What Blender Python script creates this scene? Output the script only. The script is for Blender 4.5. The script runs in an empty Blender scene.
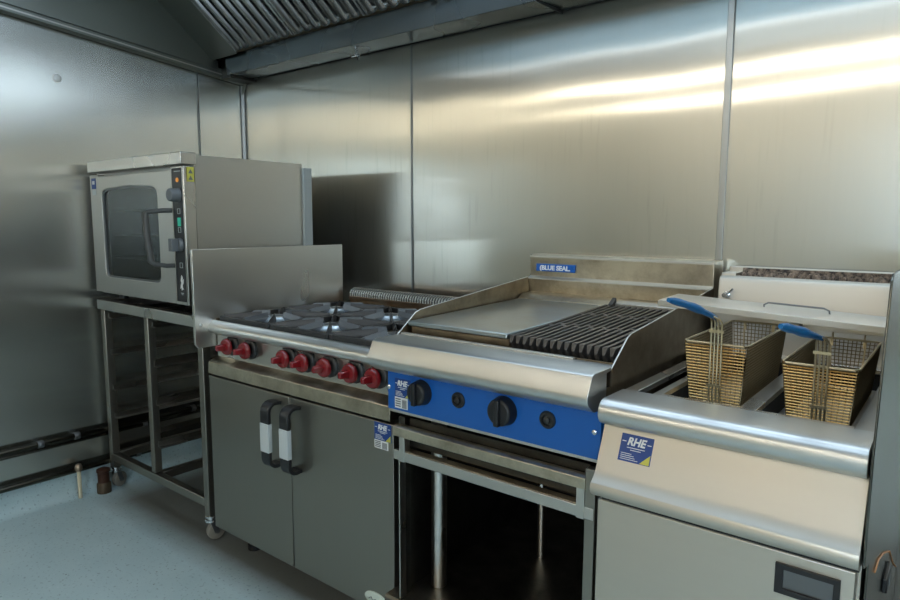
import bpy, bmesh, math, random
from mathutils import Vector, Matrix
random.seed(7)
PI = math.pi
S = bpy.context.scene
COL = S.collection
XL, YB, XR, YF, ZC = -3.157, 2.14, 2.3, -3.2, 2.55

# ------------------------------------------------------------------ materials
def newmat(name):
    m = bpy.data.materials.new(name); m.use_nodes = True
    nt = m.node_tree
    return m, nt, nt.nodes['Principled BSDF']

def plain(name, col, rough=.5, metal=0., spec=.5, coat=0., emit=None, es=0.):
    m, nt, b = newmat(name)
    b.inputs['Base Color'].default_value = (*col, 1)
    b.inputs['Metallic'].default_value = metal
    b.inputs['Specular IOR Level'].default_value = spec
    b.inputs['Coat Weight'].default_value = coat
    n = nt.nodes.new('ShaderNodeTexNoise'); n.inputs['Scale'].default_value = 40; n.inputs['Detail'].default_value = 3
    tc = nt.nodes.new('ShaderNodeTexCoord'); nt.links.new(tc.outputs['Object'], n.inputs['Vector'])
    r = nt.nodes.new('ShaderNodeMapRange'); r.inputs['To Min'].default_value = max(rough - .06, 0.02); r.inputs['To Max'].default_value = min(rough + .08, 1)
    nt.links.new(n.outputs['Fac'], r.inputs['Value']); nt.links.new(r.outputs['Result'], b.inputs['Roughness'])
    if emit:
        b.inputs['Emission Color'].default_value = (*emit, 1); b.inputs['Emission Strength'].default_value = es
    return m

def steel(name, col, rough=.25, aniso=.5, grain='X', wave=0., wscale=(1, 1, 1), brush=.004, dirt=None, dirtamt=0., streak=0., haze=None):
    """brushed stainless; grain is the world axis the brush lines follow"""
    m, nt, b = newmat(name); N = nt.nodes; L = nt.links
    b.inputs['Metallic'].default_value = 1
    tc = N.new('ShaderNodeTexCoord')
    mp = N.new('ShaderNodeMapping'); L.new(tc.outputs['Object'], mp.inputs['Vector'])
    sc = {'X': (1, 70, 70), 'Y': (70, 1, 70), 'Z': (70, 70, 1)}[grain]
    mp.inputs['Scale'].default_value = sc
    n1 = N.new('ShaderNodeTexNoise'); n1.inputs['Scale'].default_value = 1; n1.inputs['Detail'].default_value = 2
    L.new(mp.outputs['Vector'], n1.inputs['Vector'])
    n2 = N.new('ShaderNodeTexNoise'); n2.inputs['Scale'].default_value = 3; n2.inputs['Detail'].default_value = 1
    L.new(tc.outputs['Object'], n2.inputs['Vector'])
    # roughness
    r1 = N.new('ShaderNodeMapRange'); r1.inputs['To Min'].default_value = rough * .8; r1.inputs['To Max'].default_value = rough * 1.25
    L.new(n2.outputs['Fac'], r1.inputs['Value'])
    L.new(r1.outputs['Result'], b.inputs['Roughness'])
    # colour: faint brushing variation
    mx = N.new('ShaderNodeMix'); mx.data_type = 'RGBA'
    mx.inputs['A'].default_value = (*[c * .985 for c in col], 1); mx.inputs['B'].default_value = (*[min(c * 1.012, 1) for c in col], 1)
    L.new(n1.outputs['Fac'], mx.inputs['Factor'])
    out = mx.outputs['Result']
    if dirt:
        n3 = N.new('ShaderNodeTexNoise'); n3.inputs['Scale'].default_value = 9; n3.inputs['Detail'].default_value = 8; n3.inputs['Roughness'].default_value = .7
        L.new(tc.outputs['Object'], n3.inputs['Vector'])
        r3 = N.new('ShaderNodeMapRange'); r3.inputs['From Min'].default_value = .56 - dirtamt * .35; r3.inputs['From Max'].default_value = .95 - dirtamt * .2
        L.new(n3.outputs['Fac'], r3.inputs['Value'])
        m2 = N.new('ShaderNodeMix'); m2.data_type = 'RGBA'; L.new(r3.outputs['Result'], m2.inputs['Factor'])
        L.new(out, m2.inputs['A']); m2.inputs['B'].default_value = (*dirt, 1); out = m2.outputs['Result']
    if streak > 0:   # short vertical runs of dried grease
        mp4 = N.new('ShaderNodeMapping'); mp4.inputs['Scale'].default_value = (55, 55, 3.5); L.new(tc.outputs['Object'], mp4.inputs['Vector'])
        n4 = N.new('ShaderNodeTexNoise'); n4.inputs['Scale'].default_value = 1; n4.inputs['Detail'].default_value = 4; L.new(mp4.outputs['Vector'], n4.inputs['Vector'])
        n5 = N.new('ShaderNodeTexNoise'); n5.inputs['Scale'].default_value = 1.7; L.new(tc.outputs['Object'], n5.inputs['Vector'])
        r4 = N.new('ShaderNodeMapRange'); r4.inputs['From Min'].default_value = .58; r4.inputs['From Max'].default_value = .72; L.new(n4.outputs['Fac'], r4.inputs['Value'])
        r5 = N.new('ShaderNodeMapRange'); r5.inputs['From Min'].default_value = .45; r5.inputs['From Max'].default_value = .65; r5.inputs['To Max'].default_value = streak; L.new(n5.outputs['Fac'], r5.inputs['Value'])
        mu = N.new('ShaderNodeMath'); mu.operation = 'MULTIPLY'; L.new(r4.outputs['Result'], mu.inputs[0]); L.new(r5.outputs['Result'], mu.inputs[1])
        m3 = N.new('ShaderNodeMix'); m3.data_type = 'RGBA'; L.new(mu.outputs['Value'], m3.inputs['Factor'])
        L.new(out, m3.inputs['A']); m3.inputs['B'].default_value = (*[c * .45 for c in col], 1); out = m3.outputs['Result']
    L.new(out, b.inputs['Base Color'])
    if aniso > 0:
        b.inputs['Anisotropic'].default_value = aniso
        tv = {'X': (0, .7, .7), 'Y': (.7, 0, .7), 'Z': (.7, .7, 0)}[grain]   # highlights smear across the brush lines
        cx = N.new('ShaderNodeCombineXYZ')
        for i in range(3): cx.inputs[i].default_value = tv[i] + .001
        L.new(cx.outputs['Vector'], b.inputs['Tangent'])
    bp = N.new('ShaderNodeBump'); bp.inputs['Strength'].default_value = 1; bp.inputs['Distance'].default_value = brush * .002
    L.new(n1.outputs['Fac'], bp.inputs['Height'])
    last = bp
    if wave > 0:
        mw = N.new('ShaderNodeMapping'); mw.inputs['Scale'].default_value = wscale; L.new(tc.outputs['Object'], mw.inputs['Vector'])
        nw = N.new('ShaderNodeTexNoise'); nw.inputs['Scale'].default_value = 1; nw.inputs['Detail'].default_value = 1.5; nw.inputs['Roughness'].default_value = .35
        L.new(mw.outputs['Vector'], nw.inputs['Vector'])
        bw = N.new('ShaderNodeBump'); bw.inputs['Strength'].default_value = 1; bw.inputs['Distance'].default_value = wave
        L.new(nw.outputs['Fac'], bw.inputs['Height']); last = bw
    if wave > 0: L.new(last.outputs['Normal'], b.inputs['Normal'])
    if haze:   # brushed sheet: a clear reflection with a wide soft one over it
        b2 = N.new('ShaderNodeBsdfPrincipled'); b2.inputs['Metallic'].default_value = 1; b2.inputs['Roughness'].default_value = haze[0]
        b2.inputs['Anisotropic'].default_value = .5; L.new(out, b2.inputs['Base Color'])
        if aniso > 0: L.new(cx.outputs['Vector'], b2.inputs['Tangent'])
        ms = N.new('ShaderNodeMixShader'); ms.inputs['Fac'].default_value = haze[1]
        L.new(b.outputs['BSDF'], ms.inputs[1]); L.new(b2.outputs['BSDF'], ms.inputs[2]); L.new(ms.outputs['Shader'], N['Material Output'].inputs['Surface'])
    return m

M = {}
SC = (.60, .575, .53)
M['wall'] = steel('back_wall_steel', (.61, .59, .53), .125, .96, 'Z', streak=.22, haze=(.36, .4))
M['wall_l'] = steel('left_wall_steel', (.56, .555, .51), .23, .97, 'Z', streak=.25, haze=(.32, .25))
M['steel'] = steel('brushed_steel', SC, .28, .4, 'X')
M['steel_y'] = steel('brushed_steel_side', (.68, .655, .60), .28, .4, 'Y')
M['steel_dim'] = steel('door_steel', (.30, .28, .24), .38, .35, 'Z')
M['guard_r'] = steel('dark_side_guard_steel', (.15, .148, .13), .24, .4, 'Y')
M['steel_oven'] = steel('oven_steel', (.50, .48, .44), .34, .4, 'X')
M['steel_fry'] = steel('fryer_steel', (.62, .58, .51), .42, .5, 'X')
M['steel_shine'] = steel('rolled_steel_edge', (.68, .68, .66), .33, .3, 'X')
M['steel_stain'] = steel('heat_stained_steel', (.62, .56, .44), .32, .3, 'X', dirt=(.20, .14, .085), dirtamt=.45)
M['steel_brown'] = steel('greasy_brown_steel', (.36, .29, .20), .42, .2, 'X', dirt=(.12, .08, .05), dirtamt=.6)
M['steel_rust'] = steel('rust_stained_steel', (.5, .45, .37), .38, 0, 'X', dirt=(.30, .13, .05), dirtamt=.9)
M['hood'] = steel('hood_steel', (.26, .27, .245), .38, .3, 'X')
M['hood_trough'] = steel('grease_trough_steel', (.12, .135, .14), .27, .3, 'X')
M['filter'] = steel('filter_steel', (.80, .82, .82), .24, 0, 'Y')
M['blue_sheet'] = plain('added_blue_reflector', (.45, .72, .86), .35)
M['plate'] = steel('griddle_plate_steel', (.46, .53, .56), .30, 0, 'Y', dirt=(.40, .40, .38), dirtamt=.3)
M['rim'] = plain('bright_edge', (.62, .60, .55), .42, 1)
M['bronze'] = plain('oiled_basket_wire', (.76, .50, .20), .36, 1)
M['bronze_shade'] = plain('shaded_basket_wire', (.30, .23, .13), .42, 1)  # darker copy of the basket wire, shade put into its colour
M['wire'] = plain('handle_wire', (.62, .52, .34), .3, 1)
M['blackm'] = plain('black_plastic', (.012, .012, .013), .4)
M['grey'] = plain('grey_plastic', (.12, .13, .135), .45)
M['cover'] = plain('grey_rear_cover', (.34, .36, .34), .5)
M['hand'] = plain('dark_handle', (.060, .062, .060), .4)
M['greym'] = plain('dark_grey_metal', (.18, .185, .19), .4, .8)
M['lightgrey'] = plain('light_grey_grip', (.50, .54, .54), .5)
M['iron'] = plain('cast_iron', (.055, .055, .055), .42, .6)
M['irongr'] = plain('grey_cast_iron', (.15, .155, .16), .33, .6)
M['chargrill'] = plain('burnt_cast_iron', (.10, .092, .085), .38, .7)
M['alu'] = plain('burner_aluminium', (.60, .66, .70), .33, 1)
M['red'] = plain('red_knob_plastic', (.19, .007, .010), .2, 0, .5, .4)
M['blue'] = plain('blue_panel_enamel', (.003, .095, .38), .35, 0, .5, .2)
M['bluegrip'] = plain('blue_grip_rubber', (.004, .115, .29), .5, 0, .3)
M['stickblue'] = plain('blue_sticker', (.006, .045, .21), .4)
M['stickwhite'] = plain('white_print', (.72, .73, .72), .5)
M['yellow'] = plain('yellow_print', (.55, .50, .07), .5)
M['black'] = plain('dark_void', (.006, .006, .006), .7)
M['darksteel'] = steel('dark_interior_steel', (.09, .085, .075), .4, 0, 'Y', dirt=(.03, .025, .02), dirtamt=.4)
M['shelf'] = steel('worn_shelf_steel', (.26, .235, .19), .38, 0, 'Y', dirt=(.07, .055, .04), dirtamt=.6)
M['pipe'] = steel('pipe_steel', (.085, .08, .065), .20, 0, 'Y', dirt=(.05, .04, .03), dirtamt=.3)
M['rubber'] = plain('grey_wheel_rubber', (.26, .24, .20), .5)
M['chrome'] = plain('zinc_plate', (.65, .67, .68), .22, 1)
M['beige'] = plain('cream_pipe_plastic', (.62, .55, .38), .5)
M['rust'] = plain('rusty_copper', (.055, .022, .012), .5, .4)
M['rust2'] = plain('tarnished_base', (.085, .06, .035), .5, .4)
M['orange'] = plain('orange_cable', (.55, .20, .03), .45)
M['amber'] = plain('amber_lens', (.5, .2, .03), .3, emit=(1., .35, .05), es=.35)
M['green'] = plain('green_display', (.02, .3, .2), .3, emit=(.05, .9, .6), es=.18)
M['oval'] = plain('pale_badge', (.55, .60, .52), .4)
M['white'] = plain('white_wall_panel', (.72, .72, .70), .5)
M['room'] = plain('cream_wall_paint', (.74, .715, .63), .6)
M['dado'] = plain('dark_lower_wall', (.05, .055, .05), .5)
M['ceil'] = plain('ceiling_panel', (.42, .42, .40), .7)
M['tube'] = plain('lamp_diffuser', (.9, .9, .9), .4, emit=(1., .90, .74), es=19)
M['hood_glow'] = plain('added_roof_glow', (.8, .85, .9), .4, emit=(.62, .80, 1.), es=2.4)
M['hood_glow2'] = plain('added_slope_glow', (.8, .85, .9), .4, emit=(.68, .84, 1.), es=3.2)
M['strip'] = plain('hood_strip_lamp', (.9, .9, .9), .4, emit=(.85, .93, 1.), es=2.)
M['day'] = plain('overcast_daylight', (.8, .9, 1), .5, emit=(.60, .80, 1.0), es=9)
M['seam'] = plain('grey_joint_strip', (.20, .21, .21), .35, .9)
M['seam_l'] = plain('bright_joint_strip', (.42, .42, .40), .35, .9)
M['mastic'] = plain('dark_mastic', (.02, .02, .02), .6)

# glass
g, nt, b = newmat('tinted_oven_glass')
b.inputs['Base Color'].default_value = (.50, .56, .52, 1); b.inputs['Roughness'].default_value = .05
b.inputs['Transmission Weight'].default_value = 1; b.inputs['IOR'].default_value = 1.45
n = nt.nodes.new('ShaderNodeTexNoise'); n.inputs['Scale'].default_value = 12
r = nt.nodes.new('ShaderNodeMapRange'); r.inputs['To Min'].default_value = .03; r.inputs['To Max'].default_value = .12
nt.links.new(n.outputs['Fac'], r.inputs['Value']); nt.links.new(r.outputs['Result'], b.inputs['Roughness'])
M['glass'] = g

# floor: speckled blue grey safety vinyl
fm, nt, b = newmat('speckled_vinyl'); N = nt.nodes; L = nt.links
tc = N.new('ShaderNodeTexCoord')
def ramp(src, lo, hi, tmax=1.):
    r = N.new('ShaderNodeMapRange'); r.inputs['From Min'].default_value = lo; r.inputs['From Max'].default_value = hi; r.inputs['To Max'].default_value = tmax
    L.new(src, r.inputs['Value']); return r.outputs['Result']
def noise(scale, det=2, rough=.5):
    n = N.new('ShaderNodeTexNoise'); n.inputs['Scale'].default_value = scale; n.inputs['Detail'].default_value = det; n.inputs['Roughness'].default_value = rough
    L.new(tc.outputs['Object'], n.inputs['Vector']); return n.outputs['Fac']
def mixc(fac, a, bb):
    m = N.new('ShaderNodeMix'); m.data_type = 'RGBA'; L.new(fac, m.inputs['Factor'])
    if isinstance(a, tuple): m.inputs['A'].default_value = (*a, 1)
    else: L.new(a, m.inputs['A'])
    m.inputs['B'].default_value = (*bb, 1); return m.outputs['Result']
c = mixc(ramp(noise(3, 4), .3, .7), (.42, .55, .58), (.52, .64, .66))
c = mixc(ramp(noise(85, 2), .61, .69, .5), c, (.12, .18, .22))
c = mixc(ramp(noise(70, 2), .65, .72, .45), c, (.60, .68, .72))
v = N.new('ShaderNodeTexVoronoi'); v.inputs['Scale'].default_value = 26; L.new(tc.outputs['Object'], v.inputs['Vector'])
vi = N.new('ShaderNodeMapRange'); vi.inputs['From Min'].default_value = .10; vi.inputs['From Max'].default_value = .06; L.new(v.outputs['Distance'], vi.inputs['Value'])
mm = N.new('ShaderNodeMath'); mm.operation = 'MULTIPLY'; L.new(vi.outputs['Result'], mm.inputs[0]); L.new(ramp(noise(9, 2), .5, .58, .8), mm.inputs[1])
c = mixc(mm.outputs['Value'], c, (.10, .11, .11))
# darker, browner band on the floor along the feet of the appliances
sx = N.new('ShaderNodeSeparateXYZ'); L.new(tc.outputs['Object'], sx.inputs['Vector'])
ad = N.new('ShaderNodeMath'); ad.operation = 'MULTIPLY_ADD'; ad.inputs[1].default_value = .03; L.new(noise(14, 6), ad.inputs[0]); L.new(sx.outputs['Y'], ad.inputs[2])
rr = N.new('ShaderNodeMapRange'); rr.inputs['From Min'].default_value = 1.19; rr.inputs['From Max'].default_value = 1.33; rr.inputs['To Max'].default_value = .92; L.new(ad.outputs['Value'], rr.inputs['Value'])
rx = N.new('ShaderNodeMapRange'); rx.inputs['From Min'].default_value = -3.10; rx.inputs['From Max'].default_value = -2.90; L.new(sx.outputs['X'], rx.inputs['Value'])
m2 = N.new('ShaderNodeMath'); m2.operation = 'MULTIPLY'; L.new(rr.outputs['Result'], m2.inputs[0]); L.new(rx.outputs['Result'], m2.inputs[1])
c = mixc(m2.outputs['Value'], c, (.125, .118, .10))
L.new(c, b.inputs['Base Color']); b.inputs['Roughness'].default_value = .42
bp = N.new('ShaderNodeBump'); bp.inputs['Strength'].default_value = .4; bp.inputs['Distance'].default_value = .001
L.new(noise(220, 3), bp.inputs['Height']); L.new(bp.outputs['Normal'], b.inputs['Normal'])
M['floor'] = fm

# burnt residue in the fryer flue
cm, nt, b = newmat('burnt_residue'); N = nt.nodes; L = nt.links; tc = N.new('ShaderNodeTexCoord')
c = mixc(ramp(noise(60, 6, .7), .4, .62), (.035, .025, .02), (.34, .25, .18))
L.new(c, b.inputs['Base Color']); b.inputs['Roughness'].default_value = .8
M['residue'] = cm

# ------------------------------------------------------------------ mesh builder
class MB:
    def __init__(s): s.bm = bmesh.new()
    def _poly(s, vs, faces):
        v = [s.bm.verts.new(p) for p in vs]
        for f in faces:
            try: s.bm.faces.new([v[i] for i in f])
            except ValueError: pass
        return s
    def box(s, x0, x1, y0, y1, z0, z1):
        return s._poly([(x0, y0, z0), (x1, y0, z0), (x1, y1, z0), (x0, y1, z0), (x0, y0, z1), (x1, y0, z1), (x1, y1, z1), (x0, y1, z1)],
                       [(3, 2, 1, 0), (4, 5, 6, 7), (0, 1, 5, 4), (1, 2, 6, 5), (2, 3, 7, 6), (3, 0, 4, 7)])
    def hexa(s, pts):   # eight points: bottom loop then top loop
        return s._poly(pts, [(3, 2, 1, 0), (4, 5, 6, 7), (0, 1, 5, 4), (1, 2, 6, 5), (2, 3, 7, 6), (3, 0, 4, 7)])
    def prism(s, prof, a, b, axis='X'):
        """closed profile extruded from a to b: X -> (y,z), Y -> (x,z), Z -> (x,y)"""
        f = {'X': lambda p, t: (t, p[0], p[1]), 'Y': lambda p, t: (p[0], t, p[1]), 'Z': lambda p, t: (p[0], p[1], t)}[axis]
        n = len(prof)
        return s._poly([f(p, a) for p in prof] + [f(p, b) for p in prof],
                       [tuple(range(n)), tuple(range(2 * n - 1, n - 1, -1))] + [(i, (i + 1) % n, n + (i + 1) % n, n + i) for i in range(n)])
    def tube(s, path, r, n=10, closed=False, caps=True):
        P = [Vector(p) for p in path]; m = len(P); rings = []
        R = r if isinstance(r, (list, tuple)) else [r] * m
        up = None
        for i in range(m):
            if closed: t = P[(i + 1) % m] - P[i - 1]
            else: t = P[min(i + 1, m - 1)] - P[max(i - 1, 0)]
            t.normalize()
            if up is None:
                up = Vector((0, 0, 1)) if abs(t.z) < .9 else Vector((1, 0, 0))
            u = (up - t * up.dot(t)).normalized(); up = u; w = t.cross(u)
            rings.append([s.bm.verts.new(P[i] + (u * math.cos(2 * PI * k / n) + w * math.sin(2 * PI * k / n)) * R[i]) for k in range(n)])
        for i in range(m if closed else m - 1):
            A, B = rings[i], rings[(i + 1) % m]
            for k in range(n): s.bm.faces.new((A[k], A[(k + 1) % n], B[(k + 1) % n], B[k]))
        if caps and not closed:
            s.bm.faces.new(rings[0][::-1]); s.bm.faces.new(rings[-1])
        return s
    def cyl(s, p0, p1, r, n=20, r2=None): return s.tube([p0, p1], [r, r if r2 is None else r2], n)
    def lathe(s, c, prof, axis=(0, 0, 1), n=28):
        """profile of (radius, height) about an axis through c"""
        ax = Vector(axis).normalized(); u = ax.orthogonal().normalized(); w = ax.cross(u); c = Vector(c); rings = []
        for (r, h) in prof:
            rings.append([s.bm.verts.new(c + ax * h + (u * math.cos(2 * PI * k / n) + w * math.sin(2 * PI * k / n)) * max(r, 1e-5)) for k in range(n)])
        for A, B in zip(rings, rings[1:]):
            for k in range(n): s.bm.faces.new((A[k], A[(k + 1) % n], B[(k + 1) % n], B[k]))
        s.bm.faces.new(rings[0][::-1]); s.bm.faces.new(rings[-1]); return s
    def ring(s, outer, inner, y0, y1):
        """flat plate in xz with a hole; outer and inner loops have the same count"""
        n = len(outer); V = []
        for y in (y0, y1):
            V.append([s.bm.verts.new((p[0], y, p[1])) for p in outer]); V.append([s.bm.verts.new((p[0], y, p[1])) for p in inner])
        fo, fi, bo, bi = V
        for k in range(n):
            j = (k + 1) % n
            s.bm.faces.new((fo[k], fo[j], fi[j], fi[k])); s.bm.faces.new((bo[j], bo[k], bi[k], bi[j]))
            s.bm.faces.new((fo[j], fo[k], bo[k], bo[j])); s.bm.faces.new((fi[k], fi[j], bi[j], bi[k]))
        return s
    def add(s, mesh, mat):
        b2 = bmesh.new(); b2.from_mesh(mesh); b2.transform(mat)
        t = bpy.data.meshes.new('t'); b2.to_mesh(t); s.bm.from_mesh(t); b2.free(); return s
    def xf(s, mat): s.bm.transform(mat); return s
    def build(s, name, mat, parent=None, bevel=0., seg=2, smooth=None, sub=0, origin=None):
        bm = s.bm; bmesh.ops.recalc_face_normals(bm, faces=bm.faces)
        root = parent
        while root is not None and root.parent is not None: root = root.parent
        off = Vector(root.location) if root is not None else (Vector(origin) if origin else Vector((0, 0, 0)))
        bm.transform(Matrix.Translation(-off))
        me = bpy.data.meshes.new(name); bm.to_mesh(me); bm.free()
        o = bpy.data.objects.new(name, me); COL.objects.link(o); o.parent = parent
        if root is None: o.location = off
        me.materials.append(M[mat] if isinstance(mat, str) else mat)
        if smooth or (smooth is None and bevel > 0):
            for p in me.polygons: p.use_smooth = True
            me.set_sharp_from_angle(angle=math.radians(40))
        if bevel > 0:
            md = o.modifiers.new('edge', 'BEVEL'); md.width = bevel; md.segments = seg; md.limit_method = 'ANGLE'; md.angle_limit = math.radians(35)
            md.harden_normals = False
        if sub:
            md = o.modifiers.new('sub', 'SUBSURF'); md.levels = md.render_levels = sub
        return o

def tag(o, label=None, cat=None, group=None, kind=None):
    if label: o['label'] = label
    if cat: o['category'] = cat
    if group: o['group'] = group
    if kind: o['kind'] = kind
    return o
def empty(name, loc, label, cat, group=None):
    o = bpy.data.objects.new(name, None); COL.objects.link(o); o.location = loc; o.empty_display_size = .1
    return tag(o, label, cat, group)
def lab(o, l): o['label'] = l; return o
def copy_tree(o, parent=None):
    c = o.copy(); COL.objects.link(c); c.parent = parent
    for ch in list(o.children): copy_tree(ch, c)
    return c
def struct(o): o['kind'] = 'structure'; return o

def text_mesh(s, size):
    cu = bpy.data.curves.new('t', 'FONT'); cu.body = s; cu.size = size; cu.extrude = .0004; cu.align_x = 'CENTER'; cu.align_y = 'CENTER'; cu.offset = size * .035; cu.resolution_u = 4
    o = bpy.data.objects.new('t', cu); COL.objects.link(o)
    me = bpy.data.meshes.new_from_object(o); bpy.data.objects.remove(o); bpy.data.curves.remove(cu); return me
FACE = Matrix(((1, 0, 0, 0), (0, 0, -1, 0), (0, 1, 0, 0), (0, 0, 0, 1)))   # lettering facing -Y
def write(s, size, x, y, z, mat, parent, shear=0., sx=1., rotx=0.):
    me = text_mesh(s, size)
    sh = Matrix(((sx, shear, 0, 0), (0, 1, 0, 0), (0, 0, 1, 0), (0, 0, 0, 1)))
    return MB().add(me, Matrix.Translation((x, y, z)) @ Matrix.Rotation(rotx, 4, 'X') @ FACE @ sh).build('lettering', mat, parent)

def circ_rect(cx, cz, hw, hh, n, p=2., top=0.):
    """superellipse loop"""
    pts = []
    for k in range(n):
        a = 2 * PI * k / n; c, s_ = math.cos(a), math.sin(a)
        x = math.copysign(abs(c) ** (2 / p), c); z = math.copysign(abs(s_) ** (2 / p), s_)
        zz = cz + hh * z
        if z > 0: zz += top * (1 - x * x) * z
        pts.append((cx + hw * x, zz))
    return pts
def arc(cx, cz, r, a0, a1, n):
    return [(cx + r * math.cos(math.radians(a0 + (a1 - a0) * i / n)), cz + r * math.sin(math.radians(a0 + (a1 - a0) * i / n))) for i in range(n + 1)]


# company sticker with its lettering, dashes and yellow corner; built flat at the origin facing -Y then moved
def sticker(parent, x0, z1, w, h, y, below=False, tilt=0., wh=.30):
    """top-left corner (x0,z1); tilt leans the sticker about X"""
    R = Matrix.Translation((x0, y, z1)) @ Matrix.Rotation(tilt, 4, 'X')
    hb = h * (1 - wh) if below else h
    st = MB().box(0, w, 0, .0012, -hb, 0).xf(R).build('sticker', 'stickblue', parent)
    lab(st, 'blue sticker with white RHE lettering')
    me = text_mesh('RHE', hb * .40)
    sh = Matrix(((.92, .18, 0, 0), (0, 1, 0, 0), (0, 0, 1, 0), (0, 0, 0, 1)))
    MB().add(me, R @ Matrix.Translation((w * .5, -.0006, -hb * .27)) @ FACE @ sh).build('lettering', 'stickwhite', st)
    mb = MB()
    mb.box(w * .05, w * .17, -.0008, 0, -hb * .29, -hb * .26); mb.box(w * .83, w * .95, -.0008, 0, -hb * .29, -hb * .26)
    for i, (a, c) in enumerate([(.22, .78), (.34, .66)]): mb.box(w * a, w * c, -.0008, 0, -hb * (.50 + .08 * i), -hb * (.475 + .08 * i))
    for i, c in enumerate([.40, .48, .52, .62]): mb.box(w * .07, w * c, -.0008, 0, -hb * (.72 + .07 * i), -hb * (.70 + .07 * i))
    mb.xf(R).build('small_print', 'stickwhite', st)
    MB().prism([(w * .68, -hb * .98), (w * .97, -hb * .98), (w * .97, -hb * .62)], -.0008, 0, 'Y').xf(R).build('corner_flash', 'yellow', st)
    if below:
        s2 = MB().box(0, w * .82, 0, .0012, -h, -hb - .001).xf(R).build('sticker', 'stickwhite', parent)
        lab(s2, 'white printed sticker below the blue one')
        mb = MB()
        for i in range(4): mb.box(w * .05, w * .38, -.0008, 0, -hb - (h - hb) * (.25 + .2 * i), -hb - (h - hb) * (.15 + .2 * i))
        for i in range(5): mb.box(w * (.48 + .06 * i), w * (.51 + .06 * i), -.0008, 0, -h + .002, -hb - (h - hb) * .2)
        mb.xf(R).build('small_print', 'greym', s2)
    return st

# ------------------------------------------------------------------ room shell
# floor with the vinyl coved up the left and back walls
mb = MB()
prof = [(XL + .003, .118), (XL + .003, .05)] + [(XL + .053 - .05 * math.cos(math.radians(a)), .05 - .05 * math.sin(math.radians(a))) for a in (15, 30, 45, 60, 75)] + [(XL + .053, 0)]
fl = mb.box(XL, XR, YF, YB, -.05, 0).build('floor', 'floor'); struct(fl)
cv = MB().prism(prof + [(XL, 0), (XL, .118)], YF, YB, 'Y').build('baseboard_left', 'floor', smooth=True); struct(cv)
pb = [(YB - (x - XL), z) for x, z in prof]
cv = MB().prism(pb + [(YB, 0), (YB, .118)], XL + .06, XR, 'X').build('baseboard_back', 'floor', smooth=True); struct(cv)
def clad_wall(name, mat, a0, a1, pt, wob):
    # sheet cladding: a solid wall whose face is very slightly wavy, as thin steel sheets are
    nu, nv = int((a1 - a0) / .04), 64; m = MB(); g = []
    for i in range(nu + 1):
        a = a0 + (a1 - a0) * i / nu; g.append([])
        for j in range(nv + 1):
            z = -.05 + (ZC + .05) * j / nv; g[-1].append(m.bm.verts.new(pt(a, z, wob(a, z))))
    for i in range(nu):
        for j in range(nv): m.bm.faces.new((g[i][j], g[i + 1][j], g[i + 1][j + 1], g[i][j + 1]))
    bk = [m.bm.verts.new(pt(a, z, -.1)) for a, z in ((a0, -.05), (a1, -.05), (a1, ZC), (a0, ZC))]
    m.bm.faces.new(bk[::-1])
    m.bm.faces.new([g[i][0] for i in range(nu + 1)] + [bk[1], bk[0]]); m.bm.faces.new([g[i][nv] for i in range(nu + 1)] + [bk[2], bk[3]])
    m.bm.faces.new([g[0][j] for j in range(nv + 1)] + [bk[3], bk[0]]); m.bm.faces.new([g[nu][j] for j in range(nv + 1)] + [bk[2], bk[1]])
    return struct(m.build(name, mat, smooth=True))
def wob_b(x, z):
    return -.0025 + .0011 * math.sin(5.1 * x + 1.4 * z + .4) * math.sin(2.6 * z + .5) + .0006 * math.sin(11.3 * x - 1.0 + .8 * math.sin(3 * z)) * math.sin(4.1 * z + 1.2) + .0008 * math.sin(2.3 * x + 3.6 * z)
def wob_l(y, z):
    return -.0025 + .0012 * math.sin(4.3 * y + 1.9) * math.sin(3.0 * z + .2) + .0005 * math.sin(9.7 * y + z) * math.sin(4.6 * z) + .0007 * math.sin(1.7 * y + 4 * z)
clad_wall('wall_back', 'wall', XL - .1, XR + .1, lambda a, z, d: (a, YB - d, z), wob_b)
clad_wall('wall_left', 'wall_l', YF, YB, lambda a, z, d: (XL + d, a, z), wob_l)
struct(MB().box(XR, XR + .1, YF, YB, -.05, ZC).build('wall_right', 'room'))
struct(MB().box(XR - .02, XR, YF, YB, 0, 1.25).build('trim_6', 'dado'))
struct(MB().box(XL - .1, XR + .1, YF - .1, YF, -.05, ZC).build('wall_front', 'room'))
struct(MB().box(XL - .1, XR + .1, YF - .1, YB + .1, ZC, ZC + .1).build('ceiling', 'ceil'))
# joints between the cladding sheets
struct(MB().box(-1.930, -1.922, YB - .004, YB, .12, 2.02).build('trim_1', 'seam'))
struct(MB().box(-.632, -.612, YB - .005, YB, .12, 2.02).build('trim_2', 'seam_l', bevel=.002))
struct(MB().box(XL, XL + .004, 1.868, 1.876, .12, 2.02).build('trim_3', 'seam'))
struct(MB().prism([(XL, YB), (XL + .016, YB), (XL + .016, YB - .006), (XL + .006, YB - .016), (XL, YB - .016)], .12, 2.0, 'Z').build('trim_4', 'seam'))
# daylight window and door on the far side of the room, behind the camera
struct(MB().box(.5, 2.0, YF, YF + .03, 0.9, 2.2).build('window_1', 'day'))
w = MB(); w.box(.42, .5, YF, YF + .06, .82, 2.28); w.box(2.0, 2.08, YF, YF + .06, .82, 2.28); w.box(.5, 2.0, YF, YF + .06, 2.2, 2.28); w.box(.5, 2.0, YF, YF + .06, .82, .9)
struct(w.build('trim_5', 'white', bevel=.004))

# dent patch on left wall
o = MB().lathe((XL, 1.211, 1.879), [(.018, 0), (.016, .0035), (.009, .007), (0, .0075)], (1, 0, 0)).build('wall_plug', 'white', smooth=True, origin=(XL, 1.211, 1.879))
tag(o, 'small white round plug high on the left steel wall', 'wall plug')

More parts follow.
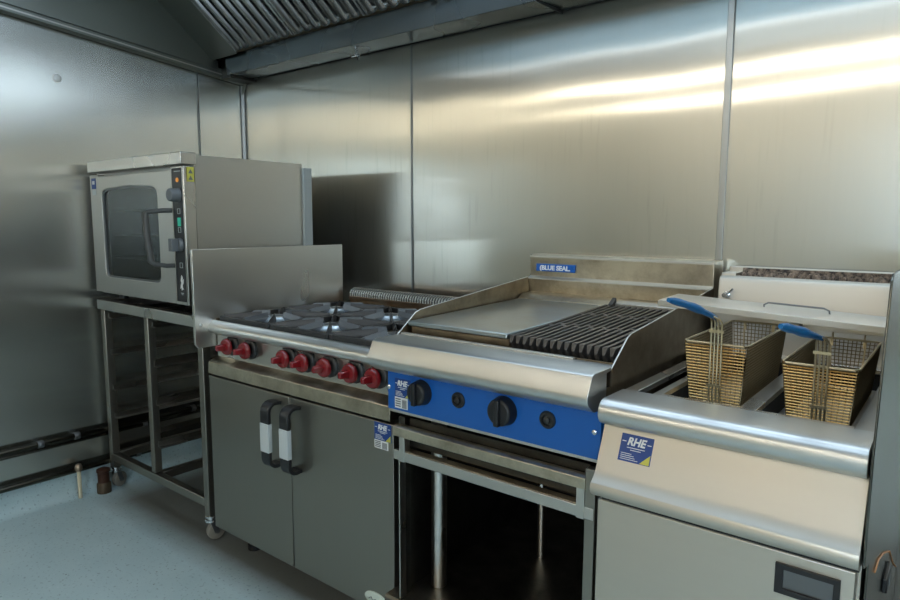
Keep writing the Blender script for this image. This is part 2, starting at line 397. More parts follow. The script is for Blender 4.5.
# ceiling luminaires behind the cook line
def luminaire_y(x, y0, y1, lb, zc=ZC, w_=.07):
    r = empty('ceiling_light', (x, (y0 + y1) / 2, zc), lb, 'ceiling light')
    MB().box(x - w_ / 2, x + w_ / 2, y0, y1, zc - .04, zc).build('housing', 'white', r, bevel=.004)
    MB().prism([(x - w_ / 2 + .01, zc - .04), (x - w_ / 2 + .02, zc - .07), (x + w_ / 2 - .02, zc - .07), (x + w_ / 2 - .01, zc - .04)], y0 + .01, y1 - .01, 'Y').build('diffuser', 'tube', r)
def luminaire(y, x0, x1, lb, zc=ZC, w_=.11):
    r = empty('ceiling_light', ((x0 + x1) / 2, y, zc), lb, 'ceiling light')
    MB().box(x0, x1, y - w_ / 2, y + w_ / 2, zc - .04, zc).build('housing', 'white', r, bevel=.004)
    MB().prism([(y - w_ / 2 + .01, zc - .04), (y - w_ / 2 + .02, zc - .07), (y + w_ / 2 - .02, zc - .07), (y + w_ / 2 - .01, zc - .04)], x0 + .01, x1 - .01).build('diffuser', 'tube', r)
luminaire(-1.48, -3.12, 1.7, 'long ceiling strip light nearer the cook line', w_=.07)
luminaire(-2.53, -3.12, 1.7, 'long ceiling strip light further from the cook line', w_=.06)

luminaire_y(1.92, -.9, 1.95, 'ceiling strip light along the right hand wall, beyond the hood')

# ------------------------------------------------------------------ extraction hood
hd = empty('extraction_hood', (-1, 1.3, 2.0), 'large stainless extraction hood above the whole cook line', 'extraction hood')
HX1 = 1.6
def zl(y): return 2.016 + (1.876 - y) * .1
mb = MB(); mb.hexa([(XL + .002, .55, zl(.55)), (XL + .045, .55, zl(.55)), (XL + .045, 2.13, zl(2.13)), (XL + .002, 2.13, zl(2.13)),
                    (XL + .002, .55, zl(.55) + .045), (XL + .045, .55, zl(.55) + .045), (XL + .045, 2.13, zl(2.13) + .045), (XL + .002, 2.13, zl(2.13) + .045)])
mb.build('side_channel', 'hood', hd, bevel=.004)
mb = MB(); mb.hexa([(XL + .040, .55, zl(.55) + .012), (XL + .047, .55, zl(.55) + .012), (XL + .047, 2.0, zl(2.0) + .012), (XL + .040, 2.0, zl(2.0) + .012),
                    (XL + .040, .55, zl(.55) + .018), (XL + .047, .55, zl(.55) + .018), (XL + .047, 2.0, zl(2.0) + .018), (XL + .040, 2.0, zl(2.0) + .018)])
mb.build('channel_edge', 'rim', hd)
# end panel
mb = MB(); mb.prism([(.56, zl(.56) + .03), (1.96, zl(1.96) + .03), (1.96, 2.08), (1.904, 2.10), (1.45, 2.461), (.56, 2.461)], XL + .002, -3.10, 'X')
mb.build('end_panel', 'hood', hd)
# sloping blank panel between end panel and filters, and above/right of the filters
def slope(y): return 2.10 + (1.904 - y) * .795
def slab(x0, x1, y0, y1, t=.012, up=0.0):
    return MB().hexa([(x0, y0, slope(y0) + up), (x1, y0, slope(y0) + up), (x1, y1, slope(y1) + up), (x0, y1, slope(y1) + up),
                      (x0, y0, slope(y0) + up + t), (x1, y0, slope(y0) + up + t), (x1, y1, slope(y1) + up + t), (x0, y1, slope(y1) + up + t)])
slab(-3.10, -2.885, 1.45, 1.93).build('sloping_panel', 'hood', hd)
slab(-2.885, HX1, 1.40, 1.92, .01, .075).build('plenum_back', 'black', hd)
MB().box(-3.10, HX1, .56, 1.47, 2.461, 2.475).build('roof_panel', 'hood', hd)
slab(-2.885, HX1, 1.45, 1.56, .012).build('upper_rail', 'hood', hd)
# grease trough against the wall
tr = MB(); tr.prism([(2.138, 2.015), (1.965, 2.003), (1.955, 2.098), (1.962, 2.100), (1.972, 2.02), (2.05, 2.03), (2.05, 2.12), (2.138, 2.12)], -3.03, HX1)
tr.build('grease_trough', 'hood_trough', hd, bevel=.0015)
MB().prism([(1.952, 2.094), (1.935, 2.098), (1.935, 2.104), (1.964, 2.104)], -3.03, HX1).build('trough_lip', 'steel_brown', hd)
MB().box(XL + .04, -3.03, 1.985, 2.138, 1.996, 2.12).build('trough_end', 'darksteel', hd)
MB().prism([(XL + .003, 1.93), (XL + .003, 2.02), (XL + .15, 2.02), (XL + .15, 2.012), (XL + .04, 1.995)], 2.125, 2.138, 'Y').build('corner_gusset', 'hood', hd)
MB().box(-1.205, -1.200, 1.957, 2.137, 2.0005, 2.013).build('trough_joint', 'mastic', hd)
MB().tube([(XL + .15, 2.134, 2.014), (HX1, 2.134, 2.014)], .003, 6).build('wall_seal', 'mastic', hd)
# front canopy panel, seen in the steel as a reflection
mb = MB(); mb.box(XL + .002, HX1, .535, .56, 2.15, 2.475); mb.box(XL + .002, HX1, .56, .60, 2.15, 2.165); mb.build('front_panel', 'steel', hd)
MB().box(XL + .004, HX1, .560, .563, 2.28, 2.46).build('added_reflector', 'blue_sheet', hd)  # added unseen blue sheet, gives the steel walls their blue reflection
MB().box(XL + .30, HX1 - .1, .560, .580, 2.262, 2.276).build('light_strip', 'strip', hd)
MB().box(HX1, HX1 + .02, .535, 2.137, 2.0, 2.475).build('end_panel', 'hood', hd)
slab(-1.50, HX1 - .02, 1.56, 1.90, .03).build('added_glow_panel', 'hood_glow2', hd)  # added glowing panel out of view, for cool light on left wall and worktops
MB().box(-2.7, HX1 - .2, .75, 1.20, 2.452, 2.461).build('added_glow_panel', 'hood_glow', hd)  # second added glow, unseen under the roof, lights the blue sheet and filters
# drain tap under the trough
t = MB(); t.cyl((-2.17, 2.05, 2.012), (-2.17, 2.05, 1.985), .008, 12); t.cyl((-2.195, 2.05, 1.985), (-2.145, 2.05, 1.985), .006, 10); t.cyl((-2.15, 2.05, 1.985), (-2.15, 2.04, 1.962), .005, 10)
t.build('drain_tap', 'chrome', hd, smooth=True)

# baffle filters, each one liftable
FW = .452
def make_filter(x0, lb):
    f = empty('baffle_filter', (x0, 1.92, slope(1.92) + .006), lb, 'grease filter', 'baffle filters in the hood')
    yb, yt = 1.918, 1.50
    dn = Vector((0, -.622, -.783)).normalized() * 1.  # outward from filter face
    nrm = Vector((0, -slope(0) * 0 - .6225, -.7827))
    ex = Vector((0, yt - yb, slope(yt) - slope(yb))); Lg = ex.length; ex.normalize()
    nr = Vector((0, ex.z, -ex.y)) ; 
    if nr.z > 0: nr = -nr
    base = Vector((x0, yb, slope(yb)))
    def bar(mb, a0, a1, l0, l1, d0, d1):   # box in filter coordinates
        pts = []
        for d in (d0, d1):
            for (a, l) in ((a0, l0), (a1, l0), (a1, l1), (a0, l1)):
                pts.append(base + Vector((a, 0, 0)) + ex * l + nr * d)
        mb.hexa(pts)
    fr = MB()
    bar(fr, .002, .014, 0, Lg, -.03, .004); bar(fr, FW - .014, FW - .002, 0, Lg, -.03, .004)
    bar(fr, .002, FW - .002, Lg - .018, Lg, -.03, .004)
    bar(fr, .002, FW - .002, 0, .012, -.03, -.018)
    fr.build('frame', 'filter', f, bevel=.002)
    n = 7; sp = (FW - .03) / n
    for k in range(n):
        c0 = .015 + sp * (k + .5); w = sp * .33
        mb = MB()
        # rounded-end C-shaped slat: raised box with softened top, rounded near end
        prof = [(-w, -.012), (-w, .012), (-w * .6, .019), (w * .6, .019), (w, .012), (w, -.012)]
        rings = []
        for (l, s, h) in ((.004, .55, .5), (.010, .85, .85), (.020, 1, 1), (Lg - .02, 1, 1)):
            rings.append([mb.bm.verts.new(base + Vector((c0 + p[0] * s, 0, 0)) + ex * l + nr * (p[1] * h)) for p in prof])
        for A, B in zip(rings, rings[1:]):
            for i in range(6): mb.bm.faces.new((A[i], A[(i + 1) % 6], B[(i + 1) % 6], B[i]))
        mb.bm.faces.new(rings[0]); mb.bm.faces.new(rings[-1][::-1])
        mb.build('baffle', 'filter', f, smooth=True)
    return f
FL = ['leftmost baffle filter in the hood, next to the blank end panel',
      'second baffle filter from the left, over the range',
      'third baffle filter from the left, at the top edge of the photo']
f0 = make_filter(-2.88, FL[0])
for k in range(1, 3):
    c = copy_tree(f0); c.location.x = -2.88 + k * (FW + .004); c['label'] = FL[k]

# ------------------------------------------------------------------ wall pipes
def pipe(z, x, r, lb, clips):
    e = empty('wall_pipe', (x, 1.0, z), lb, 'pipe')
    MB().cyl((x, YF + .5, z), (x, 2.09, z), r, 16).build('tube', 'pipe', e, smooth=True)
    for y in clips:
        c = MB(); c.lathe((x, y - .012, z), [(r + .003, 0), (r + .004, .003), (r + .004, .021), (r + .003, .024)], (0, 1, 0), 16); c.box(XL, x, y - .008, y + .008, z - .006, z + .006)
        c.lathe((x + r + .002, y, z + .004), [(.006, 0), (.006, .006), (.003, .008)], (1, 0, 0), 10)
        c.build('pipe_clip', 'greym', e, smooth=True)
pipe(.289, XL + .030, .013, 'upper dark steel pipe running low along the left wall', (.42, 1.03, 1.18, 1.75))
pipe(.262, XL + .018, .008, 'thin dark pipe directly under the upper wall pipe', (.62, 1.5))
pipe(.131, XL + .030, .014, 'lower dark steel pipe just above the floor at the left wall', (.55, 1.45))
# cream stub and tarnished drain
e = empty('waste_pipe', (XL + .05, 1.178, 0), 'short cream plastic upright pipe below the lower wall pipe', 'pipe')
MB().cyl((XL + .052, 1.170, .001), (XL + .052, 1.170, .135), .0085, 14).build('tube', 'beige', e, smooth=True)
MB().lathe((XL + .052, 1.170, .130), [(.012, 0), (.015, .006), (.015, .02), (.011, .03), (.004, .034)], n=14).build('cap', 'steel_rust', e, smooth=True)
e = empty('drain_fitting', (XL + .07, 1.268, 0), 'rusty brown drain fitting on the floor beside the front caster', 'drain fitting')
MB().lathe((XL + .070, 1.268, .001), [(.030, 0), (.031, .004), (.030, .045), (.024, .052), (.02, .054)], n=20).build('base', 'rust2', e, smooth=True)
MB().lathe((XL + .070, 1.268, .052), [(.025, 0), (.025, .045), (.029, .049), (.029, .061), (.020, .065)], n=20).build('neck', 'rust', e, smooth=True)

# ------------------------------------------------------------------ oven stand
st = empty('oven_stand', (-2.70, 1.65, 0), 'wheeled stainless oven stand with empty tray runners under the oven', 'oven stand')
X0, X1, Y0, Y1 = -3.120, -2.262, 1.315, 1.98
fr = MB(); fr.box(X0 - .01, X1 + .01, Y0 - .01, Y0 + .035, .862, .905); fr.box(X0 - .01, X1 + .01, Y1 - .035, Y1, .862, .905)
fr.box(X0 - .01, X0 + .035, Y0 + .035, Y1 - .035, .862, .905); fr.box(X1 - .035, X1 + .01, Y0 + .035, Y1 - .035, .862, .905)
fr.box(-2.72, -2.68, Y0 + .035, Y1 - .035, .87, .895)
fr.build('top_frame', 'steel', st, bevel=.002)
MB().box(X0 + .01, X1 - .01, Y0 + .01, Y1 - .01, .853, .8615).build('top_plate', 'darksteel', st)
for x in (X0, X1 - .035):
    for y in (Y0, Y1 - .035):
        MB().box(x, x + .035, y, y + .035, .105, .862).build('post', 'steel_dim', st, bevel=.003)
for y in (Y0, Y1 - .035):
    MB().box(-2.715, -2.682, y, y + .033, .18, .862).build('post', 'steel_dim', st, bevel=.003)
fr = MB(); fr.box(X0 + .035, X1 - .035, Y0, Y0 + .033, .140, .175); fr.box(X0 + .035, X1 - .035, Y1 - .033, Y1, .140, .175)
fr.box(X0, X0 + .033, Y0 + .035, Y1 - .035, .140, .175); fr.box(X1 - .033, X1, Y0 + .035, Y1 - .035, .140, .175)
fr.box(-2.715, -2.682, Y0 + .033, Y1 - .033, .140, .175)
fr.build('bottom_frame', 'steel_dim', st, bevel=.002)
for x, d, zs in ((X0 + .035, 1, (.82, .65, .48, .345)), (-2.715, -1, (.82, .65, .48, .345)), (-2.682, 1, (.82, .65, .48, .295)), (X1 - .035, -1, (.82, .65, .595, .48, .435, .30))):
    for z in zs:
        a, b_ = sorted((x, x + d * .028)); w0, w1 = sorted((x, x + d * .003))
        q = MB(); q.box(a, b_, Y0 + .02, Y1 - .03, z - .002, z); q.box(w0, w1, Y0 + .02, Y1 - .03, z, z + .022)
        q.build('tray_runner', 'steel', st)
for i, (x, y, rz) in enumerate([(X0 + .018, Y0 + .018, 20), (X1 - .018, Y0 + .018, -8), (X0 + .018, Y1 - .018, 40), (X1 - .018, Y1 - .018, 10)]):
    R = Matrix.Translation((x, y, 0)) @ Matrix.Rotation(math.radians(rz), 4, 'Z')
    ca = MB().lathe((0, 0, .078), [(.020, 0), (.026, .003), (.026, .010), (.018, .013), (.018, .017), (.024, .020), (.024, .027)], n=20).xf(R).build('caster', 'chrome', st, smooth=True)
    fk = MB()
    for s_ in (-1, 1): fk.prism([(.012, .08), (-.012, .08), (.006, .030), (.026, .030)], s_ * .017 - .0015, s_ * .017 + .0015, 'X')
    fk.cyl((-.02, .016, .037), (.02, .016, .037), .009, 14)
    fk.xf(R).build('fork', 'greym', ca)
    MB().lathe((-.013, .016, .037), [(.028, 0), (.035, .003), (.036, .013), (.035, .023), (.028, .026)], (1, 0, 0), 28).xf(R).build('wheel', 'rubber', ca, smooth=True)

# ------------------------------------------------------------------ convection oven
ov = empty('convection_oven', (-2.72, 1.6, .905), 'stainless convection oven with a glass door and black control strip, on the wheeled stand', 'oven')
OX0, OX1, OY0, OY1 = -3.125, -2.300, 1.338, 1.84
mb = MB(); mb.box(OX0, OX0 + .05, OY0, OY1, .935, 1.475); mb.box(OX1 - .10, OX1, OY0, OY1, .935, 1.475); mb.box(OX0 + .05, OX1 - .10, OY0, OY1, .935, .985)
mb.box(OX0 + .05, OX1 - .10, OY0, OY1, 1.44, 1.475); mb.box(OX0 + .05, OX1 - .10, OY1 - .05, OY1, .985, 1.44)
mb.build('body', 'steel_oven', ov)
MB().box(OX0, OX1, OY0, OY1, 1.475, 1.512).build('top_cover', 'steel_oven', ov)
mb = MB(); mb.box(-3.088, OX1 + .001, 1.282, OY0 + .006, 1.474, 1.520); mb.build('top_trim', 'steel', ov, bevel=.003)
cavm = MB(); cavm.box(OX0 + .05, OX0 + .052, OY0, OY1 - .05, .985, 1.44); cavm.box(OX1 - .102, OX1 - .10, OY0, OY1 - .05, .985, 1.44)
cavm.box(OX0 + .052, OX1 - .102, OY1 - .054, OY1 - .05, .985, 1.44); cavm.build('cavity_lining', 'darksteel', ov)
for z in (1.10, 1.20, 1.31):
    q = MB(); q.tube([(OX0 + .07, OY0 + .03, z), (OX1 - .12, OY0 + .03, z), (OX1 - .12, OY1 - .08, z), (OX0 + .07, OY1 - .08, z)], .003, 6, closed=True)
    for k in range(9): 
        xx = OX0 + .10 + k * .075; q.cyl((xx, OY0 + .03, z), (xx, OY1 - .08, z), .0018, 5)
    q.cyl((OX0 + .052, OY0 + .10, z), (OX0 + .072, OY0 + .10, z), .003, 6); q.cyl((OX1 - .122, OY0 + .10, z), (OX1 - .102, OY0 + .10, z), .003, 6)
    q.build('oven_rack', 'chrome', ov)
# left front stile and its stickers
MB().box(OX0, -3.045, 1.305, OY0, .945, 1.466).build('front_stile', 'steel_oven', ov, bevel=.003)
q = MB().box(-3.105, -3.062, 1.3035, 1.3045, 1.405, 1.452).build('sticker', 'stickblue', ov); lab(q, 'small blue square sticker')
MB().box(-3.095, -3.073, 1.3030, 1.3036, 1.425, 1.440).build('small_print', 'stickwhite', q)
q = MB().box(-3.100, -3.064, 1.3035, 1.3045, 1.378, 1.400).build('sticker', 'lightgrey', ov); lab(q, 'pale grey barcode sticker')
# door with rounded window
dr = empty('door', (0, 0, 0), None, None); dr.parent = ov; dr.location = (0, 0, 0)
DX0, DX1, DZ0, DZ1 = -3.045, -2.400, .945, 1.458
n = 64; inner = circ_rect(-2.757, 1.207, .243, .190, n, 16, .014); outer = []
for (x, z) in inner:
    dx, dz = x + 2.757, z - 1.207; hw, hh = .3, .25
    t_ = min((DX1 + 2.757 if dx > 0 else -2.757 - DX0) / max(abs(dx), 1e-6), (DZ1 - 1.207 if dz > 0 else 1.207 - DZ0) / max(abs(dz), 1e-6)); outer.append((-2.757 + dx * t_, 1.207 + dz * t_))
# snap the nearest outer points onto the true corners
for cx, cz in ((DX0, DZ0), (DX0, DZ1), (DX1, DZ0), (DX1, DZ1)):
    k = min(range(n), key=lambda i: (outer[i][0] - cx) ** 2 + (outer[i][1] - cz) ** 2); outer[k] = (cx, cz)
bpy.data.objects.remove(dr)
dr = MB().ring(outer, inner, 1.298, 1.330).build('door', 'steel_oven', ov, bevel=.002)
gi = [(-2.757 + (x + 2.757) * .965, 1.207 + (z - 1.207) * .96) for x, z in inner]
MB().ring([(-2.757 + (x + 2.757) * 1.01, 1.207 + (z - 1.207) * 1.01) for x, z in inner], gi, 1.3035, 1.312).build('window_gasket', 'greym', dr, smooth=True)
MB().prism(gi, 1.308, 1.314, 'Y').build('window_pane', 'glass', dr)
MB().tube([(-2.405, 1.298, 1.306), (-2.420, 1.268, 1.305), (-2.462, 1.232, 1.300), (-2.470, 1.226, 1.290), (-2.458, 1.222, 1.20), (-2.443, 1.226, 1.112), (-2.436, 1.234, 1.101), (-2.412, 1.27, 1.094), (-2.405, 1.298, 1.094)],
          [.009, .009, .009, .012, .012, .012, .009, .009, .009], 12).build('door_handle', 'hand', dr, smooth=True)
# control strip
cp = MB().box(-2.392, -2.302, 1.292, OY0, .945, 1.470).build('control_housing', 'steel', ov, bevel=.003)
cs = MB().box(-2.380, -2.308, 1.2895, 1.2925, .958, 1.462).build('control_strip', 'blackm', cp, bevel=.001)
ed = MB()
for a in (-2.383, -2.307): ed.box(a, a + .002, 1.2885, 1.2925, .956, 1.464)
ed.box(-2.381, -2.307, 1.2885, 1.2925, .9555, .9575); ed.build('edge_trim', 'rim', cp)
for z, r, nm in ((1.362, .026, 'r'), (1.176, .025, 's')):
    k = MB()
    if nm == 'r': k.lathe((-2.340, 1.290, z), [(r * 1.05, 0), (r, .006), (r * .92, .034), (r * .80, .038), (0, .039)], (0, -1, 0), 28)
    else:
        k.lathe((-2.340, 1.290, z), [(r * 1.05, 0), (r, .006), (r * .9, .014), (0, .015)], (0, -1, 0), 28); k.box(-2.353, -2.327, 1.248, 1.276, z - .024, z + .024)
    lab(k.build('knob', 'grey', cp, bevel=.002), 'grey timer knob' if nm == 's' else 'round grey thermostat knob')
q = MB().lathe((-2.340, 1.2895, 1.418), [(.0085, 0), (.0085, .003), (.006, .004)], (0, -1, 0), 16).build('indicator_lamp', 'amber', cp, smooth=True)
q = MB().box(-2.351, -2.329, 1.2885, 1.2897, 1.246, 1.278).build('display', 'green', cp)
pr = MB()
for z in (1.302, 1.232, 1.098):
    for a, b_ in (((-2.350, -2.348), (z - .010, z + .010)), ((-2.332, -2.330), (z - .010, z + .010)), ((-2.350, -2.330), (z - .010, z - .0085)), ((-2.350, -2.330), (z + .0085, z + .010))): pr.box(a[0], a[1], 1.2888, 1.2896, b_[0], b_[1])
pr.box(-2.362, -2.318, 1.2888, 1.2896, 1.449, 1.4515)
pr.box(-2.350, -2.330, 1.2888, 1.2896, .990, .9925); pr.box(-2.346, -2.334, 1.2888, 1.2896, .985, .9868)
pr.build('printed_symbols', 'lightgrey', cp)
# bird-like emblem
bird = [(0, .03), (.006, .022), (.004, .012), (.012, .018), (.010, .004), (.004, -.004), (.006, -.014), (.011, -.018), (.003, -.017), (-.002, -.022), (-.003, -.012), (-.010, -.016), (-.007, -.004), (-.003, .004), (-.006, .012), (-.003, .022)]
MB().prism([(-2.341 + x * 1.25, 1.026 + z * 1.15) for x, z in bird], 1.2886, 1.2896, 'Y').build('emblem', 'stickwhite', cp)
q = MB().box(OX1, OX1 + .0008, 1.306, 1.334, 1.412, 1.466).build('sticker', 'yellow', ov); lab(q, 'yellow warning sticker with two triangles')
q2 = MB()
for z in (1.442, 1.418):
    q2.prism([(1.311, z), (1.329, z), (1.320, z + .017)], OX1 + .0008, OX1 + .0012, 'X')
q2.build('warning_triangles', 'greym', q)
MB().box(OX1 - .06, OX1 + .012, OY1, OY1 + .045, .94, 1.495).build('rear_cover', 'cover', ov, bevel=.003)
for x in (OX0 + .06, OX1 - .08):
    for y in (1.40, 1.78): MB().cyl((x, y, .905), (x, y, .936), .02, 16).build('foot', 'blackm', ov)
MB().cyl((OX0 + .30, 1.9 - .1, .90), (OX0 + .30, 1.8, .936), .01, 10).build('drain_spigot', 'greym', ov)

# ------------------------------------------------------------------ gas range
rg = empty('gas_range', (-1.73, 1.7, 0), 'six burner gas range with seven red knobs and a double door cabinet', 'gas range')
RX0, RX1 = -2.190, -1.2555
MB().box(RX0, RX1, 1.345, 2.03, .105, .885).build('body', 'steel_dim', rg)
MB().box(RX0 + .003, RX1 - .003, 1.335, 1.346, .755, .865).build('control_panel', 'steel', rg, bevel=.001)
nose = [(1.335, .896), (1.330, .899), (1.322, .899), (1.313, .893), (1.303, .882), (1.299, .870), (1.302, .858), (1.312, .850), (1.345, .850), (1.345, .86)]
MB().prism(nose, RX0 - .002, RX1).build('front_rail', 'steel_shine', rg, smooth=True, bevel=.002)
MB().prism([(1.345, .763), (1.332, .763), (1.298, .744), (1.296, .700), (1.345, .700)], RX0 - .005, RX1).build('door_trim', 'steel_stain', rg, bevel=.002)
# hob: recessed spill tray walls
hb = MB(); hb.box(RX0, RX1, 1.335, 2.03, .885, .893); hb.box(RX0, RX0 + .006, 1.335, 2.03, .893, .905); hb.box(RX1 - .006, RX1, 1.335, 2.03, .893, .905)
hb.build('hob_tray', 'steel_brown', rg)
# doors
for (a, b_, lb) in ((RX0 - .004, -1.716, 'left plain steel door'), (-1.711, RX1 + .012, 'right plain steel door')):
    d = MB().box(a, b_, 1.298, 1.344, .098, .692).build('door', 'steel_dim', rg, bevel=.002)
    lab(d, lb)
    cx = -1.778 if b_ < -1.7 else -1.676
    # C handle: flat loop standing off the door
    z0, z1, w_ = .450, .670, .022
    def strap(path, nm, mat, par, hw=w_, t2=.006):
        m = MB(); n_ = len(path); rings = []
        for i, (y, z) in enumerate(path):
            p0 = path[max(i - 1, 0)]; p1 = path[min(i + 1, n_ - 1)]; ty, tz = p1[0] - p0[0], p1[1] - p0[1]; l_ = math.hypot(ty, tz); ny, nz = tz / l_, -ty / l_
            rings.append([m.bm.verts.new((cx + sx_ * hw, y + ny * q_ * t2, z + nz * q_ * t2)) for sx_, q_ in ((-1, -1), (1, -1), (1, 1), (-1, 1))])
        for A, B in zip(rings, rings[1:]):
            for i in range(4): m.bm.faces.new((A[i], A[(i + 1) % 4], B[(i + 1) % 4], B[i]))
        m.bm.faces.new(rings[0]); m.bm.faces.new(rings[-1][::-1])
        return m.build(nm, mat, par, bevel=.002)
    yo = 1.248
    top = [(1.297, z1 - .004)] + [(yo + .028 + .028 * math.cos(math.radians(a_)), z1 - .028 - .002 + .028 * math.sin(math.radians(a_))) for a_ in (90, 112, 135, 158, 180)] + [(yo, .598)]
    bot = [(yo, .510)] + [(yo + .028 + .028 * math.cos(math.radians(a_)), z0 + .030 + .028 * math.sin(math.radians(a_))) for a_ in (180, 202, 225, 248, 270)] + [(1.297, z0 + .004)]
    h = strap([(yo, .505), (yo, .603)], 'door_handle', 'lightgrey', d, .0225, .0085)
    strap(top, 'handle_bracket', 'blackm', h); strap(bot, 'handle_bracket', 'blackm', h)
    if b_ > -1.7:
        sticker(d, -1.318, .708 - .018, .067, .078, 1.2965, below=True, wh=.33)
        ob = MB().lathe((-1.318, 1.298, .135), [(.048, 0), (.048, .003), (.044, .005), (0, .006)], (0, -1, 0), 32).xf(Matrix.Translation((0, 0, .135)) @ Matrix.Scale(.46, 4, (0, 0, 1)) @ Matrix.Translation((0, 0, -.135))).build('oval_badge', 'oval', d, smooth=True)
        q = MB(); q.tube([(-1.345, 1.2915, .133), (-1.335, 1.2915, .140), (-1.328, 1.2915, .131), (-1.318, 1.2915, .138), (-1.308, 1.2915, .132), (-1.296, 1.2915, .138)], .0015, 5); q.build('badge_script', 'greym', ob)
# knobs
KX = [-2.082, -1.971, -1.755, -1.657, -1.548, -1.430, -1.333]
first = None
for i, x in enumerate(KX):
    ang = [4, 0, 0, -3, 28, 3, 0][i]
    bz = MB().lathe((x, 1.336, .815), [(.037, 0), (.037, .010), (.033, .014), (.012, .016), (.012, .03)], (0, -1, 0), 26).build('knob', 'blackm', rg, smooth=True)
    lab(bz, 'red knob on a black bezel')
    R = Matrix.Translation((x, 0, .815)) @ Matrix.Rotation(math.radians(ang), 4, 'Y') @ Matrix.Translation((-x, 0, -.815))
    MB().lathe((x, 1.312, .813), [(.026, 0), (.031, .003), (.031, .010), (.026, .016), (.010, .018)], (0, -1, 0), 26).xf(R).build('knob_skirt', 'red', bz, smooth=True)
    g_ = MB(); g_.hexa([(x - .012, 1.30, .800), (x + .012, 1.30, .800), (x + .007, 1.262, .803), (x - .007, 1.262, .803), (x - .012, 1.30, .826), (x + .012, 1.30, .826), (x + .007, 1.262, .823), (x - .007, 1.262, .823)])
    g_.xf(R).build('knob_grip', 'red', bz, bevel=.004)
# side guard
sg = MB().prism([(1.250, 1.163), (1.970, 1.163), (1.970, .88), (1.345, .88), (1.345, .80), (1.262, .80), (1.250, .815)], -2.206, -2.1925).build('side_guard', 'steel_y', rg, bevel=.001)
MB().lathe((-2.1925, 1.272, .885), [(.006, 0), (.006, .004), (.003, .006)], (1, 0, 0), 12).build('bolt', 'rim', sg, smooth=True)
# flue riser at the back with its row of slots
fr_ = [(2.06, .905), (1.985, .905), (1.975, .925), (1.975, .945), (1.982, .958), (1.998, .966), (2.03, .968), (2.06, .962)]
fu = MB().prism(fr_, RX0 + .03, RX1).build('flue_riser', 'steel_rust', rg, bevel=.002)
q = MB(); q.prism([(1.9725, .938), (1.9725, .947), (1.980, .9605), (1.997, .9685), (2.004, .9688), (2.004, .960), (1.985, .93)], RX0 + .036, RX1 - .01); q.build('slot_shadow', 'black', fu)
lv = MB()
for k in range(64):
    x = RX0 + .042 + k * .0138
    lv.prism([(1.969, .936), (1.969, .949), (1.978, .9635), (1.996, .9715), (2.006, .9715), (1.999, .960), (1.98, .945)], x, x + .0065)
lv.build('flue_slots', 'rim', fu)
for x in (RX0 + .1, RX1 - .1):
    for y in (1.40, 1.95):
        q = MB(); q.cyl((x, y, .018), (x, y, .105), .018, 14); q.cyl((x, y, 0), (x, y, .018), .026, 14); q.build('leg', 'blackm', rg)
# burners
BX = [RX0 + .165, (RX0 + RX1) / 2 + .005, RX1 - .155]; BY = [1.487, 1.785]
for y in BY:
    for x in BX:
        q = MB().lathe((x, y, .893), [(.062, 0), (.064, .004), (.056, .008), (.050, .013), (.046, .018), (.030, .019)], n=28).build('burner', 'alu', rg, smooth=True)
        MB().lathe((x, y, .9105), [(.026, 0), (.026, .003), (.020, .006), (.008, .007)], n=24).build('burner_cap', 'irongr', q, smooth=True)
# cast iron pan supports
def make_grate(x, y, lb):
    g_ = empty('pan_support', (x, y, .893), lb, 'pan support', 'cast iron pan supports on the gas range')
    hx, hy = .150, .148; f_ = MB()
    for a in (-1, 1):
        xa, xb = sorted((x + a * hx, x + a * (hx - .013))); f_.box(xa, xb, y - hy, y + hy, .894, .914)
        ya, yb = sorted((y + a * hy, y + a * (hy - .013))); f_.box(x - hx + .013, x + hx - .013, ya, yb, .894, .914)
    f_.build('outer_frame', 'iron', g_, bevel=.002)
    for k in range(8):
        a = k * PI / 4
        ca, sa = math.cos(a), math.sin(a)
        ro = min((hx - .006) / max(abs(ca), 1e-6), (hy - .006) / max(abs(sa), 1e-6))
        wide = .027 if k % 2 == 0 else .007; ri = .040 if k % 2 == 0 else .055
        t = Vector((-sa, ca, 0)); d = Vector((ca, sa, 0)); c = Vector((x, y, 0)); pts = []
        if k % 2: ro *= .97
        m = MB()
        # roof-shaped finger: broad at the frame, narrow and slightly raised at the burner, ridge along the middle
        A = [c + d * ro - t * wide + Vector((0, 0, .908)), c + d * ro + Vector((0, 0, .921)), c + d * ro + t * wide + Vector((0, 0, .908))]
        B = [c + d * ri - t * .006 + Vector((0, 0, .912)), c + d * ri + Vector((0, 0, .931)), c + d * ri + t * .006 + Vector((0, 0, .912))]
        A2 = [p - Vector((0, 0, .010)) for p in A]; B2 = [p - Vector((0, 0, .014)) for p in B]
        v = [m.bm.verts.new(p) for p in A + B + A2 + B2]
        for f in ((0, 1, 4, 3), (1, 2, 5, 4), (6, 9, 10, 7), (7, 10, 11, 8), (0, 3, 9, 6), (2, 8, 11, 5), (0, 6, 7, 1), (1, 7, 8, 2), (3, 4, 10, 9), (4, 5, 11, 10)): m.bm.faces.new([v[i] for i in f])
        m.build('finger', 'irongr' if k % 2 == 0 else 'iron', g_, bevel=.0015)
    return g_
pos = [(x, y) for y in BY for x in BX]
GL = ['front left cast iron pan support, beside the side guard', 'front middle cast iron pan support of the range', 'front right cast iron pan support, next to the griddle',
      'rear left cast iron pan support, beside the side guard', 'rear middle cast iron pan support of the range', 'rear right cast iron pan support, next to the griddle']
g0 = make_grate(*pos[0], GL[0])
for i in range(1, 6):
    c = copy_tree(g0); c.location.x = pos[i][0]; c.location.y = pos[i][1]; c['label'] = GL[i]

